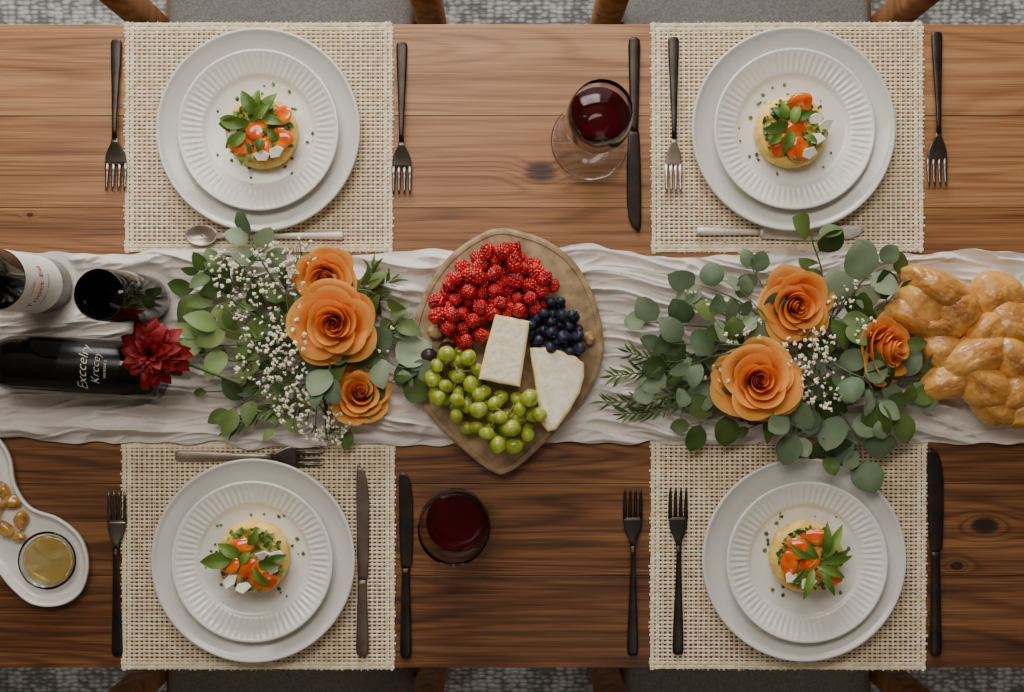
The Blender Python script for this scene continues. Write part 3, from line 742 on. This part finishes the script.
RB=[
 ([(800,345,.02),(735,330,.035),(680,325,.035),(645,322,.03)],8,34,'round',m_euc),
 ([(790,350,.02),(740,345,.05),(700,345,.05),(660,342,.04)],6,32,'round',m_euc),
 ([(790,355,.02),(730,375,.035),(690,385,.03),(655,392,.025)],8,32,'round',m_euc),
 ([(785,360,.02),(745,400,.03),(715,418,.03),(690,424,.025)],7,33,'round',m_green),
 ([(790,340,.02),(745,305,.045),(715,290,.04),(697,285,.035)],7,34,'round',m_euc),
 ([(795,335,.02),(765,290,.03),(752,268,.03)],6,34,'round',m_euc),
 ([(805,330,.02),(822,280,.03),(812,240,.05),(816,234,.055)],5,30,'round',m_green),
 ([(820,335,.02),(848,300,.045),(865,278,.05),(880,262,.045)],7,38,'round',m_euc),
 ([(825,340,.02),(860,318,.03),(890,300,.03),(898,275,.03)],6,36,'round',m_green),
 ([(830,355,.02),(880,375,.035),(910,380,.03),(930,378,.03)],7,35,'round',m_euc),
 ([(825,365,.02),(865,395,.045),(895,408,.04),(912,402,.04)],7,34,'round',m_green),
 ([(815,365,.02),(840,410,.035),(858,440,.035),(862,458,.03)],8,34,'round',m_euc),
 ([(805,365,.02),(812,410,.03),(820,440,.03),(826,455,.035)],7,31,'round',m_green),
 ([(800,365,.02),(790,405,.05),(795,425,.045),(798,436,.04)],6,32,'round',m_euc),
 ([(780,345,.02),(720,355,.06),(690,365,.055)],5,28,'oval',m_euc),
 ([(780,330,.02),(770,320,.05),(740,290,.055)],5,32,'round',m_euc),
 ([(840,340,.02),(850,350,.05),(905,345,.05)],4,28,'oval',m_green),
 ([(810,350,.02),(845,370,.06),(870,385,.06),(880,420,.05)],7,32,'round',m_euc),
 ([(800,325,.02),(830,315,.05),(845,325,.06)],5,28,'oval',m_green),
 ([(760,350,.02),(735,345,.04),(715,320,.055)],5,30,'round',m_green),
 ([(790,370,.02),(770,415,.03),(750,428,.03)],6,28,'oval',m_green),
 ([(780,355,.02),(720,350,.035),(690,355,.03),(668,362,.03)],7,32,'round',m_green),
]
for i,(p,n_,lw,shp,mt) in enumerate(RB):
    branch(E+('with round leaves among orange roses' if mt is m_euc else 'with darker round leaves in rose posy'),p,n_,lw,mt,shp,seed=20+i)
RM='feathery thin-leaved herb sprig '
for i,p in enumerate([[(700,385,.02),(650,400,.025),(603,402,.018)],[(700,370,.02),(650,372,.03),(612,376,.02)],[(715,355,.02),(670,362,.03),(628,352,.02)],[(700,395,.02),(660,410,.02),(622,414,.018)]]):
    branch(RM+'reaching out over the runner',p,26,13,m_green,'thin',seed=60+i,name='herb_sprig',cat='greenery',spread=.6,grp='feathery sprigs')
for i,p in enumerate([[(345,320,.02),(370,298,.03),(392,280,.02)],[(350,340,.02),(385,335,.03),(410,325,.02)],[(340,300,.02),(365,285,.03),(372,268,.02)],[(300,400,.02),(262,412,.03),(232,428,.018)]]):
    branch(RM+'poking from the rose posy',p,26,13,m_green,'thin',seed=70+i,name='herb_sprig',cat='greenery',spread=.6,grp='feathery sprigs')
LB=[
 ([(300,340,.02),(250,310,.035),(215,295,.035),(195,290,.03)],9,31,'oval',m_green),
 ([(300,330,.02),(245,290,.04),(215,275,.04),(200,272,.03)],8,27,'oval',m_green),
 ([(295,345,.02),(245,345,.035),(215,345,.035),(200,338,.035)],7,34,'oval',m_lime),
 ([(280,350,.02),(240,335,.05),(222,328,.05)],5,34,'oval',m_lime),
 ([(300,325,.02),(270,275,.04),(255,250,.04),(249,236,.04)],7,26,'round',m_euc),
 ([(330,340,.02),(370,350,.03),(395,365,.035),(408,368,.035)],6,38,'round',m_euc),
 ([(335,345,.02),(375,375,.03),(400,385,.03)],5,34,'round',m_green),
 ([(330,330,.02),(370,315,.03),(395,322,.03)],7,27,'oval',m_green),
 ([(330,310,.02),(360,290,.035),(385,300,.035)],6,24,'oval',m_green),
 ([(290,365,.02),(255,395,.03),(230,410,.03)],7,25,'oval',m_green),
 ([(300,370,.02),(290,410,.03),(275,428,.03)],6,22,'oval',m_lime),
 ([(310,350,.02),(330,365,.05),(322,388,.055)],5,32,'round',m_euc),
 ([(320,360,.02),(365,372,.03),(350,432,.02)],5,22,'oval',m_green),
 ([(300,340,.02),(290,320,.05),(285,285,.05)],5,24,'oval',m_green),
]
for i,(p,n_,lw,shp,mt) in enumerate(LB):
    lab={'silver_green_leaf':E+'with round leaves beside orange roses','deep_green_leaf':'deep green leafy branch in posy with orange roses','light_green_leaf':'light green broad-leaved branch in rose posy'}[mt.name]
    if mt is m_euc: branch(lab,p,n_,lw,mt,shp,seed=100+i)
    else: branch(lab,p,n_,lw,mt,shp,seed=100+i,name='leafy_branch',cat='greenery',grp='green leafy branches')
for i,p in enumerate([[(280,365,.03),(235,378,.035),(190,366,.04)],[(285,355,.03),(240,362,.035),(205,352,.03)],[(290,372,.03),(250,388,.03),(205,392,.02)]]):
    branch('thin bare green stem reaching toward the crimson dahlia',p,4,12,m_green,'oval',seed=130+i,name='bare_stem',cat='greenery',grp='thin stems')

v0,f0=ico(1)
def breath(px,py,h,rx,ry,n,seed,frm):
    rr=random.Random(seed); c=W(*frm); o=top('babys_breath_sprig','airy sprig of tiny white baby\'s breath blossoms in posy','baby\'s breath',c,group='baby\'s breath sprigs')
    stm=MB(); bls=MB()
    hubs=[W(px+rr.uniform(-.5,.5)*rx,py+rr.uniform(-.5,.5)*ry,h*rr.uniform(.7,1)) - c for _ in range(5)]
    for hb in hubs: stm.add(tube(catmull([Vector((0,0,0)),hb*.5+Vector((0,0,.006)),hb],4),.0006,5))
    for i in range(n):
        a=rr.uniform(0,2*pi); q=math.sqrt(rr.random())
        p=W(px+q*rx*math.cos(a),py+q*ry*math.sin(a),h+rr.uniform(-.012,.016))-c
        hb=min(hubs,key=lambda z:(z-p).length)
        stm.add(tube([hb,(hb+p)/2+Vector((0,0,-.002)),p],.00035,4))
        s=rr.uniform(.0016,.0032)
        for k in range(5):
            bls.add((v0,f0),TRS(p+Vector((rr.uniform(-1,1),rr.uniform(-1,1),rr.uniform(-.4,.8)))*s*.65,(0,0,0),(s*.62,s*.62,s*.5)),t=0)
    part('stems',o,stm.mesh('breath_stems',m_stem)); part('blossoms',o,bls.mesh('breath_blossoms',m_bb),kind='stuff')
for i,a in enumerate([
 (262,268,.06,34,28,62,(295,335,.02)),(238,292,.055,28,30,46,(290,340,.02)),(285,300,.06,20,36,44,(300,340,.02)),
 (265,330,.055,26,24,42,(300,345,.02)),(262,365,.055,28,22,50,(300,350,.02)),(285,385,.05,26,24,50,(305,360,.02)),
 (322,422,.035,28,22,64,(320,370,.02)),(298,410,.04,24,18,40,(315,370,.02)),(288,350,.06,24,22,38,(300,350,.02)),(330,438,.025,18,10,20,(325,390,.02)),(300,255,.04,18,18,26,(300,300,.02)),
 (228,262,.045,22,14,24,(290,320,.02)),
 (385,340,.03,16,14,14,(345,345,.02)),
 (805,350,.07,22,26,50,(810,360,.02)),(822,388,.06,22,24,42,(815,360,.02)),(824,345,.07,16,22,30,(815,355,.02)),(842,292,.05,18,18,30,(825,330,.02)),
 (745,330,.05,22,20,14,(780,350,.02)),(720,372,.05,24,14,12,(770,355,.02)),(865,330,.06,14,14,14,(830,345,.02)),(690,300,.04,20,14,10,(760,330,.02))]):
    breath(a[0],a[1],a[2],a[3],a[4],a[5],200+i,a[6])

# ------------------------------------------------------------ bread
def bread(label,name,lobes,h0=.008,seed=0,dk=0):
    c=W(lobes[0][0],lobes[0][1],.03); o0=Vector((c.x,c.y,TZ+h0)); b=MB(); v0,f0=ico(5)
    for n_,(px,py,rx,ry,rot,hz) in enumerate(lobes):
        q=W(px,py,h0+hz*.8); k=S*(H-.03)/H
        p=Vector((q.x-o0.x,q.y-o0.y,hz*.48)); vv=[];tv=[]
        for u in v0:
            tear=noise.noise(Vector((u.x*2.2+n_*5,u.y*9+u.x*2,seed+9)))
            cr=max(0,1-abs(tear)*9)*max(0,u.z)
            d=1+.16*noise.noise(Vector((u.x*1.3+n_*7,u.y*1.3,u.z*1.3+seed)))+.02*noise.noise(u*7+Vector((n_,0,seed)))-.05*cr
            bend=.15*(u.x*u.x-.3)*(1 if n_%2 else -1)
            vv.append((u.x*d,(u.y+bend)*d,u.z*d))
            st=noise.noise(Vector((u.x*1.5+n_*3,u.y*2.2,seed)))+.4*noise.noise(Vector((u.x*5+n_*3,u.y*7,seed+4)))
            tv.append(max(0,min(1,-.02+dk+.62*max(0,u.z)**2.2+.62*st-.45*cr)))
        b.add((vv,f0),TRS(p,(0,0,math.radians(rot)),(rx*k,ry*k,hz*.60)),t=tv)
    for i,q in enumerate(b.v):
        if q.z<0: q.z*=.05
    return top(name,label,'bread',o0,me=b.mesh(name,m_bread))
bread('round golden brown knotted bread roll beside the eucalyptus','bread_roll',[(930,302,30,34,20,.046),(946,290,38,20,-25,.056),(922,318,34,18,-20,.042),(960,308,24,26,40,.052),(938,326,30,14,-8,.044),(930,286,30,13,-38,.050)],seed=3,dk=.18)
bread('golden braided challah loaf at end of runner','braided_loaf',[(1000,296,28,26,25,.046),(1016,322,32,25,-35,.054),(990,332,24,22,45,.052),(950,352,28,21,-35,.043),(980,356,36,22,28,.058),(1016,358,30,23,-30,.058),(955,380,32,20,18,.046),(988,386,36,21,-28,.056),(1022,390,30,21,25,.054),(1000,408,30,17,-22,.044),(1030,412,26,18,15,.046),(1042,340,20,30,0,.05)],seed=8,dk=.06)

# ------------------------------------------------------------ bottles
def text_on_cyl(txt,size,rad,zc,ang,name,mat,shear=0,off=0):
    cu=bpy.data.curves.new(name+'_txt','FONT'); cu.body=txt; cu.size=size; cu.align_x='CENTER'; cu.align_y='CENTER'; cu.resolution_u=4; cu.shear=shear; cu.offset=off
    ob=bpy.data.objects.new(name+'_tmp',cu); link(ob)
    dg=bpy.context.evaluated_depsgraph_get(); dg.update()
    me=bpy.data.meshes.new_from_object(ob.evaluated_get(dg)); bpy.data.objects.remove(ob,do_unlink=True)
    for v in me.vertices:
        a=ang+v.co.x/rad; z=zc+v.co.y
        v.co=Vector((rad*math.cos(a),rad*math.sin(a),z))
    me.materials.clear(); me.materials.append(mat)
    me.attributes.new('t','FLOAT','POINT')
    return me
def cyl_patch(rad,z0,z1,a0,a1,n=40):
    v=[];f=[]
    for i in range(n+1):
        a=a0+(a1-a0)*i/n
        for z in (z0,z1): v.append((rad*math.cos(a),rad*math.sin(a),z))
    for i in range(n): f.append((i*2,i*2+2,i*2+3,i*2+1))
    return v,f
def bottle(label,loc,rot):
    o=top('wine_bottle',label,'wine bottle',loc,rot=rot)
    part('glass_body',o,fixn(MB().add(lathe([(0,.006),(.030,.0),(.036,.002),(.0375,.008),(.0375,.185),(.036,.20),(.028,.222),(.018,.238),(.0145,.25),(.014,.268),(0,.268)],64)).mesh('bottle_glass',m_bottle)))
    part('foil_cap',o,fixn(MB().add(lathe([(.0146,.245),(.0152,.25),(.0150,.292),(.0158,.293),(.0158,.301),(.014,.303),(0,.303)],40)).mesh('bottle_foil',m_foil)))
    return o
p=W(48,286); bt=bottle('standing dark wine bottle with white paper label on runner',(p.x,p.y,TZ+.005),(0,0,0))
part('paper_label',bt,MB().add(cyl_patch(.0379,.040,.150,-1.9,1.3)).mesh('paper_label',m_paper),label='white paper label with red lettering')
part('label_text',bt,text_on_cyl('Tnoct Eil',.0165,.0386,.105,-.25,'lt',m_red),label='red lettering')
part('label_text',bt,text_on_cyl('RESERVE  ROUGE',.0055,.0386,.084,-.25,'lt2',m_dkprint),label='small dark lettering')
part('label_text',bt,text_on_cyl('CHATEAU',.0052,.0386,.126,-.25,'lt3',m_red),label='small red lettering')
p=W(164,371,.04)
ly=bottle('dark wine bottle lying on its side on the runner',(p.x,p.y,TZ+.0375+.0055),(0,-pi/2,math.radians(-3)))
part('label_band',ly,MB().add(cyl_patch(.0378,.045,.125,-1.3,1.3)).mesh('dark_label',M('black_satin_label',(12,11,11),rough=.25)),label='black label with pale lettering')
part('label_text',ly,text_on_cyl('Exccelry',.0185,.0382,.092,0.0,'l3',m_whprint,.4,-.00025),label='pale slanted lettering')
part('label_text',ly,text_on_cyl('Krccey',.0150,.0382,.075,0.0,'l4',m_whprint,.4,-.00025),label='pale slanted lettering')
part('label_text',ly,text_on_cyl('VIN ROUGE',.0046,.0382,.063,0.0,'l5',m_whprint),label='small pale lettering')
p=W(150,300); st=top('dark_tumbler','tall smoky dark glass holding dark wine on the runner','glass',(p.x,p.y,TZ+.005),rot=(0,-.06,0))
part('glass_body',st,fixn(MB().add(lathe([(0,0.001),(.026,0.001),(.031,.004),(.033,.02),(.0335,.09),(.0315,.155),(.0308,.1565),(.030,.155),(.0318,.09),(.0312,.02),(.029,.008),(0,.008)],64)).mesh('dark_tumbler_glass',m_smoke)))
part('dark_wine',st,fixn(MB().add(lathe([(0,.0083),(.0286,.0083),(.0308,.02),(.0312,.085),(.0309,.105),(0,.105)],64)).mesh('dark_wine',m_wine2)))

# ------------------------------------------------------------ ceramic tray
ol=[(-2,438),(10,458),(15,485),(30,507),(58,518),(80,537),(88,564),(81,592),(60,606),(32,605),(10,588),(-10,564),(-35,548),(-58,525),(-66,490),(-58,455),(-35,436),(-18,431)]
ct=W(15,530,.015); pts=[Vector(((W(a,b_,.015)-ct).x,(W(a,b_,.015)-ct).y,0)) for a,b_ in ol]
pts=[Vector((q.x,q.y)) for q in catmull(pts,6,True)]
top('ceramic_tray','white double-lobed ceramic serving tray on bare wood','tray',(ct.x,ct.y,TZ+.0004),me=fixn(MB().add(prism(pts,[(.006,0),(.002,.003),(.0,.012),(.0005,.014),(.002,.0148),(.0038,.014),(.005,.011),(.0085,.006),(.013,.0048)])).mesh('ceramic_tray',m_plate)))
def bowl(label,px,py,r,hh):
    p=W(px,py,.02); o=top('glass_bowl',label,'bowl',(p.x,p.y,TZ+.0056))
    part('glass_shell',o,fixn(MB().add(lathe([(0,0),(r*.7,0),(r*.88,hh*.3),(r,hh*.9),(r*.99,hh),(r*.965,hh*.92),(r*.845,hh*.34),(r*.66,.0018),(0,.0018)],96)).mesh('bowl_shell',m_glass)))
    return o
b1=bowl('shallow clear glass dish of pale golden dip on the tray',46,561,.039,.012)
v,f=lathe([(0,.0022),(.0245,.0022),(.0300,.0040),(.0335,.0075),(.030,.0082),(.026,.0080),(.020,.0088),(.014,.0080),(.008,.0092),(0,.0085)],64)
v=[(x,y,z+(.0030*noise.noise(Vector((x*110,y*110,2))) if z>.0078 else 0)) for x,y,z in v]
part('dip',b1,fixn(MB().add((v,f)).mesh('dip',m_honey)))
for i,(x,y,s) in enumerate([(11,502,.95),(20,520,.95),(3,529,1.0),(-8,512,1.1),(2,490,.9),(18,537,.65)]):
    p=W(x,y,.015)
    me=blob_mesh('pastry_bite',m_gold,.0140*s,.0095*s,.0075*s,.35,1.2,i*3.1,4)
    top('pastry_bite','glossy golden glazed bite on the white tray','snack',(p.x,p.y,TZ+.0122),me=me,rot=(0,0,i*1.3),group='golden glazed bites')
b2=bowl('small clear glass dipping bowl at the tray neck',-26,468,.028,.014)
part('dip',b2,fixn(MB().add(lathe([(0,.0022),(.0170,.0022),(.0225,.0058),(.0238,.008),(0,.0083)],48)).mesh('dip_low',m_honey)))

# ------------------------------------------------------------ light, world, camera
w=bpy.data.worlds.new('room_world'); bpy.context.scene.world=w; w.use_nodes=True
w.node_tree.nodes['Background'].inputs[0].default_value=(.9,.93,1,1); w.node_tree.nodes['Background'].inputs[1].default_value=1.0
def area(name,loc,target,size,sy,en,col):
    l=bpy.data.lights.new(name,'AREA'); l.shape='RECTANGLE'; l.size=size; l.size_y=sy; l.energy=en; l.color=col
    o=bpy.data.objects.new(name,l); link(o); o.location=loc
    o.rotation_euler=(Vector(target)-Vector(loc)).to_track_quat('-Z','Y').to_euler(); return o
area('window_light',(-.5,2.85,1.75),(0,0,.9),2.0,1.2,92,(1,.965,.91))
area('added_sheen_light',(-.3,1.10,2.74),(-.2,.8,0),1.9,.7,30,(1,.945,.87))  # no fixture here: added lamp giving sheen on the table's far half
area('added_fill_light',(.6,-1.4,2.74),(.5,-1.2,0),1.2,.8,4,(1,.93,.85))  # extra lamp added overhead only as fill
cam=bpy.data.cameras.new('camera'); co=bpy.data.objects.new('camera',cam); link(co)
cam.sensor_width=36; cam.lens=36*H/(1024*S); cam.clip_start=.05
co.location=(0,0,TZ+H); co.rotation_euler=(0,0,0)
bpy.context.scene.camera=co
